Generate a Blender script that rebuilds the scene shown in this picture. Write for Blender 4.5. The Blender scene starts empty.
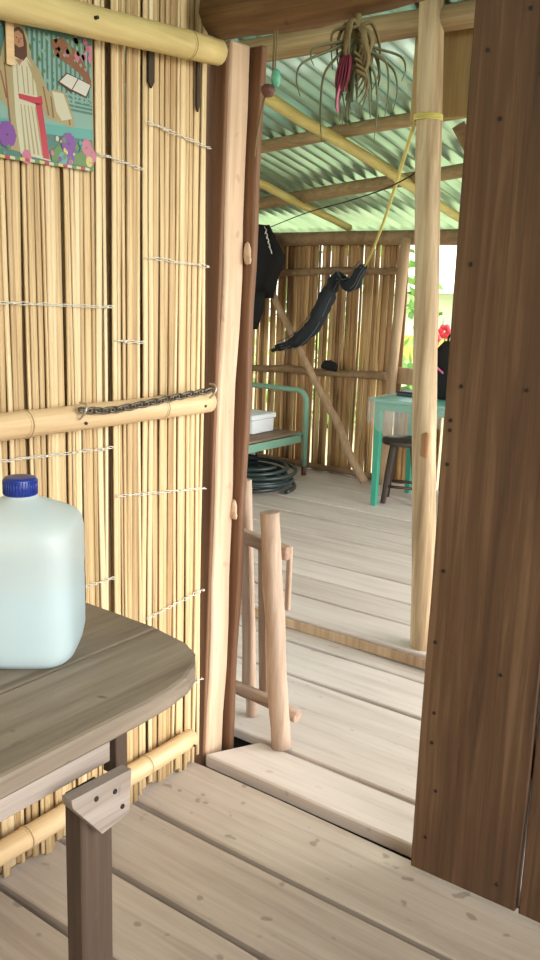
import bpy, math, random
from mathutils import Vector, Matrix, noise
R = random.Random(11)
scene = bpy.context.scene
col = scene.collection
V = Vector

# ------------------------------------------------------------------ mesh builder
class MB:
    def __init__(s):
        s.v = []; s.f = []; s.m = []; s.sm = []
    def add(s, vs, fs, mi=0, smooth=False):
        b = len(s.v)
        s.v += [V(p) for p in vs]
        for f in fs:
            s.f.append(tuple(b + i for i in f)); s.m.append(mi); s.sm.append(smooth)
        return s
    def box(s, lo, hi, mi=0, skew=None):
        x0, y0, z0 = lo; x1, y1, z1 = hi
        vs = [(x0,y0,z0),(x1,y0,z0),(x1,y1,z0),(x0,y1,z0),(x0,y0,z1),(x1,y0,z1),(x1,y1,z1),(x0,y1,z1)]
        if skew: vs = [V(p) + V(skew(V(p))) for p in vs]
        return s.add(vs, [(0,3,2,1),(4,5,6,7),(0,1,5,4),(1,2,6,5),(2,3,7,6),(3,0,4,7)], mi)
    def bevbox(s, lo, hi, b=.004, mi=0, segs=(1,1,1), wob=0., seed=0, skew=None):
        """box with chamfered edges, cut into segments and slightly uneven"""
        def cuts(a, c, n):
            bb = min(b, (c-a)*.3)
            mids = [a + bb + (c-a-2*bb)*i/n for i in range(n+1)]
            return [a] + mids + [c]
        xs, ys, zs = (cuts(lo[i], hi[i], segs[i]) for i in range(3))
        n = (len(xs), len(ys), len(zs)); idx = {}; vs = []; fs = []
        bb = [min(b, (hi[i]-lo[i])*.3) for i in range(3)]
        def vert(i, j, k):
            key = (i, j, k)
            if key in idx: return idx[key]
            p = [xs[i], ys[j], zs[k]]
            ext = [i in (0, n[0]-1), j in (0, n[1]-1), k in (0, n[2]-1)]
            if sum(ext) >= 2:
                for a in range(3):
                    if ext[a]:
                        t = (i, j, k)[a]
                        p[a] += bb[a]*.42 if t == 0 else -bb[a]*.42
            p = V(p)
            if wob:
                q = p*3.1 + V((seed*7.3, seed*1.7, seed*3.1))
                p += V((noise.noise(q), noise.noise(q+V((31,0,0))), noise.noise(q+V((0,57,0)))))*wob
            if skew: p += V(skew(p))
            idx[key] = len(vs); vs.append(p); return idx[key]
        def quad(a, b_, c, d): fs.append((vert(*a), vert(*b_), vert(*c), vert(*d)))
        for i in range(n[0]-1):
            for j in range(n[1]-1):
                quad((i,j,0),(i,j+1,0),(i+1,j+1,0),(i+1,j,0))
                k = n[2]-1; quad((i,j,k),(i+1,j,k),(i+1,j+1,k),(i,j+1,k))
        for i in range(n[0]-1):
            for k in range(n[2]-1):
                quad((i,0,k),(i+1,0,k),(i+1,0,k+1),(i,0,k+1))
                j = n[1]-1; quad((i,j,k),(i,j,k+1),(i+1,j,k+1),(i+1,j,k))
        for j in range(n[1]-1):
            for k in range(n[2]-1):
                quad((0,j,k),(0,j,k+1),(0,j+1,k+1),(0,j+1,k))
                i = n[0]-1; quad((i,j,k),(i,j+1,k),(i,j+1,k+1),(i,j,k+1))
        return s.add(vs, fs, mi)
    def tube(s, pts, rad, n=10, mi=0, caps=True, rough=0., seed=0, closed=False, flat=1.0, up=None, smooth=True):
        pts = [V(p) for p in pts]; N = len(pts)
        if not isinstance(rad, (list, tuple)): rad = [rad]*N
        vs = []; fs = []
        prev = None
        for i, p in enumerate(pts):
            if closed: t = pts[(i+1) % N] - pts[i-1]
            else: t = pts[min(i+1, N-1)] - pts[max(i-1, 0)]
            t.normalize()
            if prev is None:
                ref = V(up) if up else (V((0,0,1)) if abs(t.z) < .9 else V((1,0,0)))
                a = (ref - t*ref.dot(t)).normalized()
            else:
                a = (prev - t*prev.dot(t)).normalized()
            prev = a; b = t.cross(a)
            for k in range(n):
                an = 2*math.pi*k/n
                d = a*math.cos(an)*flat + b*math.sin(an)
                r = rad[i]
                if rough:
                    q = V((math.cos(an)*1.3, math.sin(an)*1.3, 0)) + V((0, 0, i*.55)) + V((seed*3.3, seed*5.1, 0))
                    r *= 1 + rough*noise.noise(q)
                vs.append(p + d*r)
        M = N if closed else N-1
        for i in range(M):
            for k in range(n):
                k2 = (k+1) % n; i2 = (i+1) % N
                fs.append((i*n+k, i*n+k2, i2*n+k2, i2*n+k))
        s.add(vs, fs, mi, smooth)
        if caps and not closed:
            b0 = len(s.v) - len(vs)
            s.f.append(tuple(b0 + k for k in reversed(range(n)))); s.m.append(mi); s.sm.append(False)
            s.f.append(tuple(b0 + (N-1)*n + k for k in range(n))); s.m.append(mi); s.sm.append(False)
        return s
    def lathe(s, prof, c=(0,0,0), n=24, mi=0, caps=True, smooth=True):
        c = V(c); vs = []; fs = []
        for r, z in prof:
            for k in range(n):
                a = 2*math.pi*k/n; vs.append(c + V((r*math.cos(a), r*math.sin(a), z)))
        for i in range(len(prof)-1):
            for k in range(n):
                k2 = (k+1) % n; fs.append((i*n+k, i*n+k2, (i+1)*n+k2, (i+1)*n+k))
        if caps:
            fs.append(tuple(reversed(range(n)))); fs.append(tuple((len(prof)-1)*n+k for k in range(n)))
        return s.add(vs, fs, mi, smooth)
    def ball(s, c, r, mi=0, n=10, sq=(1,1,1), rough=0, seed=0):
        c = V(c); vs = [c + V((0,0,-r*sq[2]))]; fs = []
        h = max(4, n//2)
        for i in range(1, h):
            ph = -math.pi/2 + math.pi*i/h
            for k in range(n):
                a = 2*math.pi*k/n
                d = V((math.cos(ph)*math.cos(a), math.cos(ph)*math.sin(a), math.sin(ph)))
                rr = r*(1 + rough*noise.noise(d*2.2 + V((seed*4.1, 0, 0))))
                vs.append(c + V((d.x*sq[0], d.y*sq[1], d.z*sq[2]))*rr)
        vs.append(c + V((0,0,r*sq[2]))); L = len(vs)-1
        for k in range(n):
            k2 = (k+1) % n
            fs.append((0, 1+k2, 1+k)); fs.append((L, 1+(h-2)*n+k, 1+(h-2)*n+k2))
            for i in range(h-2): fs.append((1+i*n+k, 1+i*n+k2, 1+(i+1)*n+k2, 1+(i+1)*n+k))
        return s.add(vs, fs, mi, True)
    def prism(s, poly, ax, a0, a1, mi=0):
        """poly of 2-D points in the plane across axis ax, from a0 to a1 along it"""
        n = len(poly); vs = []
        for a in (a0, a1):
            for p, q in poly:
                vs.append((a,p,q) if ax == 0 else (p,a,q) if ax == 1 else (p,q,a))
        fs = [tuple(reversed(range(n))), tuple(range(n, 2*n))] + [(k, (k+1)%n, n+(k+1)%n, n+k) for k in range(n)]
        return s.add(vs, fs, mi)
    def build(s, name, mat, parent=None):
        off = parent_origin(parent)
        me = bpy.data.meshes.new(name)
        me.from_pydata([tuple(p - off) for p in s.v], [], s.f)
        mats = mat if isinstance(mat, (list, tuple)) else [mat]
        for m in mats: me.materials.append(m)
        for p, mi, sm in zip(me.polygons, s.m, s.sm): p.material_index = mi; p.use_smooth = sm
        me.validate(); me.update()
        import bmesh
        bm = bmesh.new(); bm.from_mesh(me); bmesh.ops.recalc_face_normals(bm, faces=bm.faces); bm.to_mesh(me); bm.free()
        o = bpy.data.objects.new(name, me); col.objects.link(o)
        if parent: o.parent = parent
        return o
def parent_origin(p):
    t = V((0,0,0))
    while p is not None: t = t + V(p.location); p = p.parent
    return t
def tag(o, label, cat, group=None, kind=None):
    o['label'] = label; o['category'] = cat
    if group: o['group'] = group
    if kind: o['kind'] = kind
    return o
def thing(name, label, cat, loc, group=None):
    o = bpy.data.objects.new(name, None); col.objects.link(o); o.location = loc; o.empty_display_size = .05
    return tag(o, label, cat, group)
def struct(o): o['kind'] = 'structure'; return o
def lerp(a, b, t): return V(a)*(1-t) + V(b)*t
def smooth_path(pts, sub=6):
    """Catmull-Rom through the points"""
    pts = [V(p) for p in pts]; out = []
    for i in range(len(pts)-1):
        p0 = pts[max(i-1,0)]; p1 = pts[i]; p2 = pts[i+1]; p3 = pts[min(i+2,len(pts)-1)]
        for k in range(sub):
            t = k/sub
            out.append(.5*((2*p1)+(p2-p0)*t+(2*p0-5*p1+4*p2-p3)*t*t+(3*p1-p0-3*p2+p3)*t**3))
    out.append(pts[-1]); return out
def log_pts(a, b, n=10, wob=.006, seed=0):
    out = []
    for i in range(n+1):
        p = lerp(a, b, i/n); q = V((i*.45, seed*9.7, 2.3))
        out.append(p + V((noise.noise(q), noise.noise(q+V((0,40,0))), noise.noise(q+V((0,0,80)))))*wob)
    return out

# ------------------------------------------------------------------ materials
def new_mat(name):
    m = bpy.data.materials.new(name); m.use_nodes = True
    nt = m.node_tree; b = nt.nodes['Principled BSDF']
    return m, nt, b
def flat(name, c, rough=.6, metal=0., **kw):
    m, nt, b = new_mat(name)
    b.inputs['Base Color'].default_value = (*c, 1); b.inputs['Roughness'].default_value = rough; b.inputs['Metallic'].default_value = metal
    for k, v in kw.items(): b.inputs[k].default_value = v
    return m
def ramp(nt, stops):
    r = nt.nodes.new('ShaderNodeValToRGB'); e = r.color_ramp.elements
    while len(e) > 1: e.remove(e[0])
    e[0].position = stops[0][0]; e[0].color = (*stops[0][1], 1)
    for p, c in stops[1:]:
        x = e.new(p); x.color = (*c, 1)
    return r
def wood(name, dark, mid, light, grain=(60, 3, 60), rough=.7, island=.35, bump=.25, spots=.0, spotcol=(.1,.07,.05), stain=.35, staincol=None, big=(4,1,4)):
    """grain gives the noise frequency along x, y, z (low along the grain)"""
    m, nt, b = new_mat(name); N = nt.nodes; L = nt.links
    tc = N.new('ShaderNodeTexCoord'); geo = N.new('ShaderNodeNewGeometry')
    addv = N.new('ShaderNodeVectorMath'); addv.operation = 'ADD'
    sc = N.new('ShaderNodeVectorMath'); sc.operation = 'SCALE'; sc.inputs[0].default_value = (3.1, 7.7, 5.3)
    L.new(geo.outputs['Random Per Island'], sc.inputs['Scale'])
    L.new(tc.outputs['Object'], addv.inputs[0]); L.new(sc.outputs[0], addv.inputs[1])
    def mapped(s):
        mp = N.new('ShaderNodeMapping'); mp.inputs['Scale'].default_value = s; L.new(addv.outputs[0], mp.inputs['Vector']); return mp
    n1 = N.new('ShaderNodeTexNoise'); n1.inputs['Scale'].default_value = 1; n1.inputs['Detail'].default_value = 6; n1.inputs['Roughness'].default_value = .65; n1.inputs['Distortion'].default_value = .6
    L.new(mapped(grain).outputs[0], n1.inputs['Vector'])
    n2 = N.new('ShaderNodeTexNoise'); n2.inputs['Scale'].default_value = 1; n2.inputs['Detail'].default_value = 3
    L.new(mapped(big).outputs[0], n2.inputs['Vector'])
    mixv = N.new('ShaderNodeMath'); mixv.operation = 'MULTIPLY_ADD'
    L.new(n2.outputs['Fac'], mixv.inputs[0]); mixv.inputs[1].default_value = .5; 
    half = N.new('ShaderNodeMath'); half.operation = 'MULTIPLY_ADD'; L.new(n1.outputs['Fac'], half.inputs[0]); half.inputs[1].default_value = .9; half.inputs[2].default_value = -.2
    L.new(half.outputs[0], mixv.inputs[2])
    isl = N.new('ShaderNodeMath'); isl.operation = 'MULTIPLY_ADD'
    L.new(geo.outputs['Random Per Island'], isl.inputs[0]); isl.inputs[1].default_value = island; L.new(mixv.outputs[0], isl.inputs[2])
    off = N.new('ShaderNodeMath'); off.operation = 'SUBTRACT'; L.new(isl.outputs[0], off.inputs[0]); off.inputs[1].default_value = island*.5
    r = ramp(nt, [(.18, dark), (.5, mid), (.82, light)]); L.new(off.outputs[0], r.inputs[0])
    c_out = r.outputs[0]
    if stain:
        n3 = N.new('ShaderNodeTexNoise'); n3.inputs['Scale'].default_value = 1; n3.inputs['Detail'].default_value = 4
        L.new(mapped(tuple(g*1.7 for g in big)).outputs[0], n3.inputs['Vector'])
        r3 = ramp(nt, [(.45, (0,0,0)), (.75, (1,1,1))]); L.new(n3.outputs['Fac'], r3.inputs[0])
        mf = N.new('ShaderNodeMath'); mf.operation = 'MULTIPLY'; L.new(r3.outputs[0], mf.inputs[0]); mf.inputs[1].default_value = stain
        mx = N.new('ShaderNodeMixRGB'); L.new(mf.outputs[0], mx.inputs[0]); L.new(c_out, mx.inputs[1]); mx.inputs[2].default_value = (*(staincol or dark), 1); c_out = mx.outputs[0]
    if spots:
        vo = N.new('ShaderNodeTexNoise'); vo.inputs['Scale'].default_value = 1; vo.inputs['Detail'].default_value = 1
        L.new(mapped((22, 30, 22)).outputs[0], vo.inputs['Vector'])
        r4 = ramp(nt, [(.7, (0,0,0)), (.76, (1,1,1))]); L.new(vo.outputs['Fac'], r4.inputs[0])
        mf = N.new('ShaderNodeMath'); mf.operation = 'MULTIPLY'; L.new(r4.outputs[0], mf.inputs[0]); mf.inputs[1].default_value = spots
        mx = N.new('ShaderNodeMixRGB'); L.new(mf.outputs[0], mx.inputs[0]); L.new(c_out, mx.inputs[1]); mx.inputs[2].default_value = (*spotcol, 1); c_out = mx.outputs[0]
    L.new(c_out, b.inputs['Base Color']); b.inputs['Roughness'].default_value = rough
    if bump:
        bp = N.new('ShaderNodeBump'); bp.inputs['Strength'].default_value = bump; bp.inputs['Distance'].default_value = .004
        L.new(n1.outputs['Fac'], bp.inputs['Height']); L.new(bp.outputs[0], b.inputs['Normal'])
    return m

GX = (2.2, 75, 75); GY = (75, 2.2, 75); GZ = (75, 75, 2.2)
BX = (1, 6, 6); BY = (6, 1, 6); BZ = (6, 6, 1)
M = {}
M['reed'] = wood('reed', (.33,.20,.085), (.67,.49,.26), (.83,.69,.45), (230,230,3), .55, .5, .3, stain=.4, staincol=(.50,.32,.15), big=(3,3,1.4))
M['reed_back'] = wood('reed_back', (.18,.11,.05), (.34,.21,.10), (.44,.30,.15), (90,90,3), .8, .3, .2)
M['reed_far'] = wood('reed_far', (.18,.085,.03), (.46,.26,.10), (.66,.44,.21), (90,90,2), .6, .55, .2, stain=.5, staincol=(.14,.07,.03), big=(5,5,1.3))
M['bamboo_y'] = wood('bamboo_y', (.48,.31,.15), (.68,.48,.27), (.80,.62,.40), (50,2.5,50), .42, .0, .1, stain=.35, staincol=(.5,.33,.16), big=(7,2.5,7))
M['bamboo_top'] = wood('bamboo_top', (.42,.31,.12), (.62,.49,.21), (.73,.61,.31), (50,2.5,50), .42, .0, .1, stain=.35, staincol=(.38,.28,.12), big=(7,2.5,7))
M['node'] = flat('bamboo_node', (.3,.2,.1), .7)
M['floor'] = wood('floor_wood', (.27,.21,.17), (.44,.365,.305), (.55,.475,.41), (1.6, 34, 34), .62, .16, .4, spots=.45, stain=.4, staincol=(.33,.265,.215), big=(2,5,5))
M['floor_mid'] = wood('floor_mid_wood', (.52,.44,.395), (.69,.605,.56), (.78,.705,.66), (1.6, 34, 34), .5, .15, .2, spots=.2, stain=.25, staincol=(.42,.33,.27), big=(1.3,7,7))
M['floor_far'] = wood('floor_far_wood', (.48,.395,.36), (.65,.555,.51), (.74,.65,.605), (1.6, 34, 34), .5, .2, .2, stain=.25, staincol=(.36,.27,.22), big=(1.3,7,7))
M['door'] = wood('door_wood', (.036,.016,.008), (.125,.066,.033), (.26,.155,.085), (46,46,1.5), .6, .22, .25, stain=.45, staincol=(.09,.043,.024), big=(7,7,.9))
M['post'] = wood('post_wood', (.38,.22,.13), (.62,.44,.30), (.76,.60,.44), (60,60,2.2), .65, .0, .3, spots=.3, spotcol=(.25,.12,.07), stain=.3, staincol=(.6,.36,.24), big=(9,9,1.3))
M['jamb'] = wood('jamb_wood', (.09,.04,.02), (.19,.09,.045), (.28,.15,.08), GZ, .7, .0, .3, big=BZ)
M['beam'] = wood('beam_wood', (.055,.03,.014), (.16,.085,.035), (.27,.16,.07), GX, .7, .0, .5, spots=.6, spotcol=(.03,.018,.01), stain=.5, staincol=(.07,.04,.02), big=(2,8,8))
M['table'] = wood('table_wood', (.10,.074,.052), (.255,.20,.15), (.40,.33,.26), (40,2,40), .65, .2, .35, spots=.7, spotcol=(.05,.035,.02), stain=.5, staincol=(.12,.088,.06), big=(7,1.6,7))
M['table_side'] = wood('table_side_wood', (.18,.14,.11), (.36,.30,.26), (.50,.44,.40), GY, .7, .0, .3, spots=.5, stain=.4, staincol=(.2,.15,.12), big=(7,1.6,7))
M['leg'] = wood('leg_wood', (.035,.02,.012), (.09,.055,.035), (.18,.12,.08), GZ, .75, .0, .4, spots=.4, stain=.5, staincol=(.06,.04,.03), big=BZ)
M['trunk'] = wood('trunk_wood', (.18,.105,.05), (.49,.355,.205), (.76,.63,.42), (46,46,1.7), .6, .0, .5, stain=.75, staincol=(.30,.18,.09), big=(16,16,1.5))
M['trunk_b'] = wood('rough_wood', (.24,.14,.075), (.44,.29,.17), (.60,.44,.29), (45,45,3), .7, .0, .4, stain=.4, staincol=(.27,.16,.09), big=(12,12,2))
M['pole_x'] = wood('pole_wood', (.16,.10,.045), (.34,.235,.12), (.52,.40,.23), GX, .7, .0, .3, stain=.4, staincol=(.24,.15,.07), big=(2,8,8))
M['rafter'] = wood('rafter_bamboo', (.34,.26,.08), (.58,.48,.17), (.70,.62,.28), (40,2,40), .5, .0, .15, stain=.4, staincol=(.36,.26,.09), big=(7,2,7))
M['pole_far'] = wood('far_pole_wood', (.14,.08,.04), (.30,.19,.10), (.45,.31,.18), (20,20,20), .7, .0, .3)
M['board_z'] = wood('hung_board_wood', (.20,.13,.05), (.38,.26,.11), (.5,.36,.17), GZ, .7, .1, .2, big=BZ)
M['wedge'] = wood('wedge_wood', (.22,.10,.04), (.38,.20,.09), (.5,.3,.15), GZ, .7, 0, .2, big=BZ)
M['string'] = flat('string', (.68,.66,.58), .8)
M['rope'] = flat('yellow_rope', (.62,.55,.16), .7)
M['steel'] = flat('chain_steel', (.16,.145,.125), .38, .85)
M['staple'] = flat('staple_steel', (.5,.45,.38), .4, .7)
M['nail'] = flat('nail', (.03,.022,.018), .6, .3)
M['dark'] = flat('dark_filler', (.045,.03,.018), .8)
M['cap'] = flat('blue_cap', (.012,.03,.22), .35)
M['black'] = flat('black_cloth', (.008,.008,.009), .9)
M['net'] = flat('hammock_net', (.016,.02,.026), .9)
M['green'] = flat('green_paint', (.035,.30,.20), .4)
M['teal'] = flat('teal_top', (.14,.42,.36), .35)
M['bedgreen'] = flat('bed_paint', (.21,.40,.30), .4)
M['rust'] = flat('rusty_foot', (.12,.06,.035), .7)
M['deck'] = wood('bed_board', (.15,.09,.06), (.30,.2,.13), (.4,.29,.2), GY, .7, .3, .2, big=BY)
M['foam'] = flat('white_foam', (.80,.84,.88), .6)
M['hose'] = flat('hose_rubber', (.018,.032,.032), .35)
M['paper'] = flat('paper', (.8,.79,.76), .7)
M['stool'] = wood('stool_wood', (.018,.012,.01), (.045,.03,.022), (.09,.06,.045), GZ, .55, .0, .2, big=BZ)
M['pink'] = flat('pink_strap', (.72,.16,.34), .5)
M['note'] = flat('notebook', (.02,.025,.04), .4)
M['blossom'] = flat('pink_blossom', (.75,.08,.12), .6)
M['leafy'] = flat('leaf_green', (.10,.27,.05), .6)
M['bush'] = wood('bush_green', (.05,.16,.02), (.14,.32,.05), (.3,.5,.12), (9,9,9), .7, .5, 0)
M['stemm'] = flat('stem', (.12,.09,.04), .8)
M['underfloor_shade'] = wood('underfloor_shade', (.02,.014,.01), (.04,.03,.02), (.07,.05,.035), (4,4,4), .9, 0, .1)  # kept very dark to stand in for the shade under the floor
M['grass'] = wood('grass', (.24,.24,.12), (.40,.38,.22), (.52,.50,.32), (3,3,3), .9, 0, 0)
M['yellow'] = flat('yellow_wall', (.75,.5,.14), .8)
M['pale'] = flat('pale_wall', (.72,.78,.62), .8)
M['tilla'] = wood('air_plant_leaf', (.04,.05,.025), (.10,.11,.05), (.22,.22,.11), (12,12,12), .6, .8, 0)
M['tilla_dry'] = flat('air_plant_dry', (.17,.13,.055), .8)
M['maroon'] = flat('plant_ribbon', (.16,.012,.035), .6)
M['seed'] = flat('brown_seed', (.15,.065,.05), .5)
M['bead'] = flat('green_bead', (.15,.5,.36), .15)
M['gatew'] = wood('gate_wood', (.25,.155,.11), (.50,.36,.27), (.68,.54,.44), (45,45,3), .7, .0, .4, stain=.45, staincol=(.32,.19,.11), big=(14,14,2))
M['gatew_x'] = wood('gate_rail_wood', (.22,.13,.09), (.43,.29,.21), (.60,.46,.36), GX, .7, .0, .4, stain=.4, staincol=(.3,.18,.1), big=(2,14,14))

def roof_mat():
    m, nt, b = new_mat('zinc_sheet'); N = nt.nodes; L = nt.links
    tc = N.new('ShaderNodeTexCoord'); mp = N.new('ShaderNodeMapping'); mp.inputs['Scale'].default_value = (6, 1.2, 6)
    n = N.new('ShaderNodeTexNoise'); n.inputs['Scale'].default_value = 1.5; n.inputs['Detail'].default_value = 5
    L.new(tc.outputs['Object'], mp.inputs[0]); L.new(mp.outputs[0], n.inputs[0])
    r = ramp(nt, [(.3, (.34,.52,.45)), (.55, (.50,.72,.63)), (.8, (.62,.83,.73))]); L.new(n.outputs['Fac'], r.inputs[0])
    L.new(r.outputs[0], b.inputs['Base Color']); b.inputs['Metallic'].default_value = .75; b.inputs['Roughness'].default_value = .3
    return m
M['zinc'] = roof_mat()
def plastic_mat(name, c, t=.5):
    m, nt, b = new_mat(name); N = nt.nodes; L = nt.links
    b.inputs['Base Color'].default_value = (*c, 1); b.inputs['Roughness'].default_value = .25
    tr = N.new('ShaderNodeBsdfTransparent'); mx = N.new('ShaderNodeMixShader'); mx.inputs[0].default_value = t
    out = N['Material Output']; L.new(tr.outputs[0], mx.inputs[1]); L.new(b.outputs[0], mx.inputs[2]); L.new(mx.outputs[0], out.inputs[0])
    return m
M['film'] = plastic_mat('clear_film', (.85,.9,.88), .13)
def jug_mat(name, c, trans):
    m, nt, b = new_mat(name); N = nt.nodes; L = nt.links
    b.inputs['Base Color'].default_value = (*c, 1); b.inputs['Roughness'].default_value = .35
    tl = N.new('ShaderNodeBsdfTranslucent'); tl.inputs[0].default_value = (*c, 1)
    mx = N.new('ShaderNodeMixShader'); mx.inputs[0].default_value = .45
    tr = N.new('ShaderNodeBsdfTransparent'); tr.inputs[0].default_value = (.93,.97,.98,1)
    mx2 = N.new('ShaderNodeMixShader'); mx2.inputs[0].default_value = trans
    L.new(b.outputs[0], mx.inputs[1]); L.new(tl.outputs[0], mx.inputs[2])
    L.new(mx.outputs[0], mx2.inputs[1]); L.new(tr.outputs[0], mx2.inputs[2]); L.new(mx2.outputs[0], N['Material Output'].inputs[0])
    return m
M['jug'] = jug_mat('jug_plastic', (.80,.88,.90), .22)
M['water'] = jug_mat('jug_water', (.66,.84,.88), .12)

# ------------------------------------------------------------------ floors
def planks(name, edges, x0, x1, top, th, mat, gap=.008, seed=0, left=None):
    mb = MB()
    for i in range(len(edges)-1):
        a, b = edges[i]+gap/2, edges[i+1]-gap/2
        xs = x0 if left is None else left
        mb.bevbox((xs, a, top-th), (x1, b, top), .004, 0, (16, 2, 1), .006, seed+i)
    return struct(mb.build(name, mat))
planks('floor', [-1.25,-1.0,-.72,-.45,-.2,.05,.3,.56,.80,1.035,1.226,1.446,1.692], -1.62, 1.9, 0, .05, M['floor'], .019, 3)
# threshold board
mb = MB()
mb.bevbox((-1.435, 1.704, -.02), (1.9, 1.858, .02), .005, 0, (16, 2, 1), .004, 8, skew=lambda p: ((.08*(p.y-1.70)/.158 if p.x < -1.2 else 0), 0, 0))
struct(mb.build('trim_1', M['floor_mid']))
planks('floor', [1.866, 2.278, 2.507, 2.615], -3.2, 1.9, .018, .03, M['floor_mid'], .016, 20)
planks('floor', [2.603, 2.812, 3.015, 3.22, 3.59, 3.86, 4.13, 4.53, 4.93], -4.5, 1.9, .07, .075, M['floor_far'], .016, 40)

# ------------------------------------------------------------------ left bamboo wall
wl = thing('wall_left', '', '', (-1.445, 0, 0)); del wl['label']; del wl['category']; struct(wl)
def slat(mb, y, w, z0, z1, x, seed, lean=0., flip=1, thick=.007, segs=14, axis='y'):
    vs = []; fs = []; K = 5
    for i in range(segs+1):
        t = i/segs; z = z0 + (z1-z0)*t
        q = V((seed*3.7, z*1.4, 0)); dy = noise.noise(q)*.006 + lean*(z-1.0); dx = noise.noise(q+V((0,0,9)))*.004
        ww = w*(1+.12*noise.noise(q*2+V((5,5,0))))
        for k in range(K):
            a = math.pi*k/(K-1)
            yy = y + dy - math.cos(a)*ww/2; xx = x + dx + math.sin(a)*thick*flip
            vs.append((xx, yy, z) if axis == 'y' else (yy, xx, z))
    for i in range(segs):
        for k in range(K-1):
            fs.append((i*K+k, i*K+k+1, (i+1)*K+k+1, (i+1)*K+k))
        fs.append((i*K+K-1, i*K, (i+1)*K, (i+1)*K+K-1))
    fs.append(tuple(range(K))); fs.append(tuple(reversed([segs*K+k for k in range(K)])))
    mb.add(vs, fs, 0, True)
# three bundled mats, each a part, overlapping a little at the seams
for mi, (ya, yb, xo) in enumerate([(-.6, 1.372, 0), (1.378, 1.466, .006), (1.474, 1.69, .002)]):
    mb = MB(); y = ya; k = 0
    while y < yb - .006:
        w = min(R.choice([.008,.010,.012,.014,.015,.017,.020]), yb-y)
        if w < .006: break
        zb = R.uniform(.0, .03); zt = 2.25
        slat(mb, y+w/2, w*1.05, zb, zt, -1.447+xo+R.uniform(-.003,.003), mi*100+k, R.uniform(-.003,.003), thick=R.uniform(.003,.0055))
        y += w + (R.uniform(-.0006,.0006) if R.random() < .9 else R.uniform(.0012,.003)); k += 1
    mb.build('slat_mat', M['reed'], wl)
mb = MB(); y = -.6; k = 0
while y < 1.66:
    slat(mb, y+.025, .052, .0, 2.25, -1.472, 700+k, 0, thick=.006, segs=6); y += .05; k += 1
mb.build('backing_layer', M['reed_back'], wl)
# string ties woven over the slats
def tie(ya, yb, za, zb, seed, x=-1.434):
    mb = MB()
    for s_ in (0, 1):
        n = max(6, int((yb-ya)/.006)); pts = []
        for i in range(n+1):
            t = i/n; q = V((seed*5.3+s_*20, t*(yb-ya)*40, 0))
            pts.append((x + .004*math.sin((yb-ya)*t*330 + s_*3.14) + .002, ya+(yb-ya)*t, za+(zb-za)*t + .004*noise.noise(q) + (s_-.5)*.003))
        mb.tube(pts, .0011, 5)
    for j in range(max(1, int((yb-ya)/.09))):
        t = R.random(); mb.ball((x+.006, ya+(yb-ya)*t, za+(zb-za)*t), .0035, 0, 6, (.7,1.5,.8))
    mb.build('tie_string', M['string'], wl)
for i, t in enumerate([(.5,1.372,1.262,1.230),(1.378,1.466,1.158,1.152),(1.476,1.688,1.339,1.324),(.5,1.372,.960,.922),(1.378,1.69,.809,.775),
                       (.6,1.372,.64,.617),(1.476,1.688,.484,.503),(1.33,1.466,1.54,1.522),(1.476,1.688,1.621,1.595),(.9,1.372,.30,.29),(1.40,1.69,.232,.252)]):
    tie(*t, i)
# dark strips standing in for shaded gaps in the slats under the upper rail
for yy, z0, z1, w in ((1.492, 1.692, 1.78, .018), (1.645, 1.668, 1.78, .010)):
    mb = MB(); mb.prism([(yy-w/2, z0+.012), (yy, z0), (yy+w/2, z0+.014), (yy+w/2, z1), (yy-w/2, z1)], 0, -1.439, -1.4335); mb.build('shaded_gap_strip', M['dark'], wl)

# ------------------------------------------------------------------ bamboo rails
def bamboo(name, pts_rads, nodes, mat, label, group, seed=0):
    a, b, r0, r1 = pts_rads
    t = thing(name, label, 'bamboo pole', a, group)
    a = V(a); b = V(b); n = 26; pts = []; rad = []
    for i in range(n+1):
        u = i/n; pts.append(lerp(a, b, u) + V((0, 0, .006*noise.noise(V((u*2.2, seed, 1))))))
        rr = r0 + (r1-r0)*u
        rad.append(rr)
    mb = MB(); mb.tube(pts, rad, 16, 0, True, .05, seed)
    mb.build('culm', mat, t)
    for u in nodes:
        p = lerp(a, b, u) + V((0,0,.006*noise.noise(V((u*2.2, seed, 1))))); d = (b-a).normalized(); rr = r0+(r1-r0)*u
        mb = MB(); mb.tube([p-d*.006, p-d*.003, p, p+d*.003, p+d*.006], [rr*1.0, rr*1.07, rr*1.02, rr*1.08, rr*1.0], 16, 0, True)
        mb.build('node_ring', mat, t)
        mb = MB(); mb.tube([p-d*.0015, p+d*.0015], [rr*1.055, rr*1.055], 16, 0, True); mb.build('node_groove', M['node'], t)
    return t
g = 'bamboo rails across the reed wall'
tr_ = bamboo('bamboo_rail', ((-1.400,.2,1.702),(-1.400,1.672,1.797),.036,.028), (.47,.93), M['bamboo_top'], 'thick yellow bamboo pole along the top of the reed wall above the picture', g, 1)
mr_ = bamboo('bamboo_rail', ((-1.403,.2,1.018),(-1.403,1.662,1.002),.029,.026), (.62,.885), M['bamboo_y'], 'pale bamboo pole across the middle of the reed wall carrying the chain', g, 2)
lr_ = bamboo('bamboo_rail', ((-1.405,.2,.100),(-1.405,1.618,.116),.026,.024), (.62,.88), M['bamboo_y'], 'low bamboo pole near the floor behind the wooden table', g, 3)
for root, y, z, r in ((mr_, 1.24, .998, .0297), (mr_, 1.62, .998, .0283), (tr_, 1.272, 1.772, .031), (lr_, 1.60, .11, .026)):
    mb = MB(); mb.tube([(-1.405+r-.002, y, z), (-1.405+r+(.012 if root is tr_ else .0015), y, z)], .0035, 8); mb.build('nail_hole', M['nail'], root)

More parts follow.
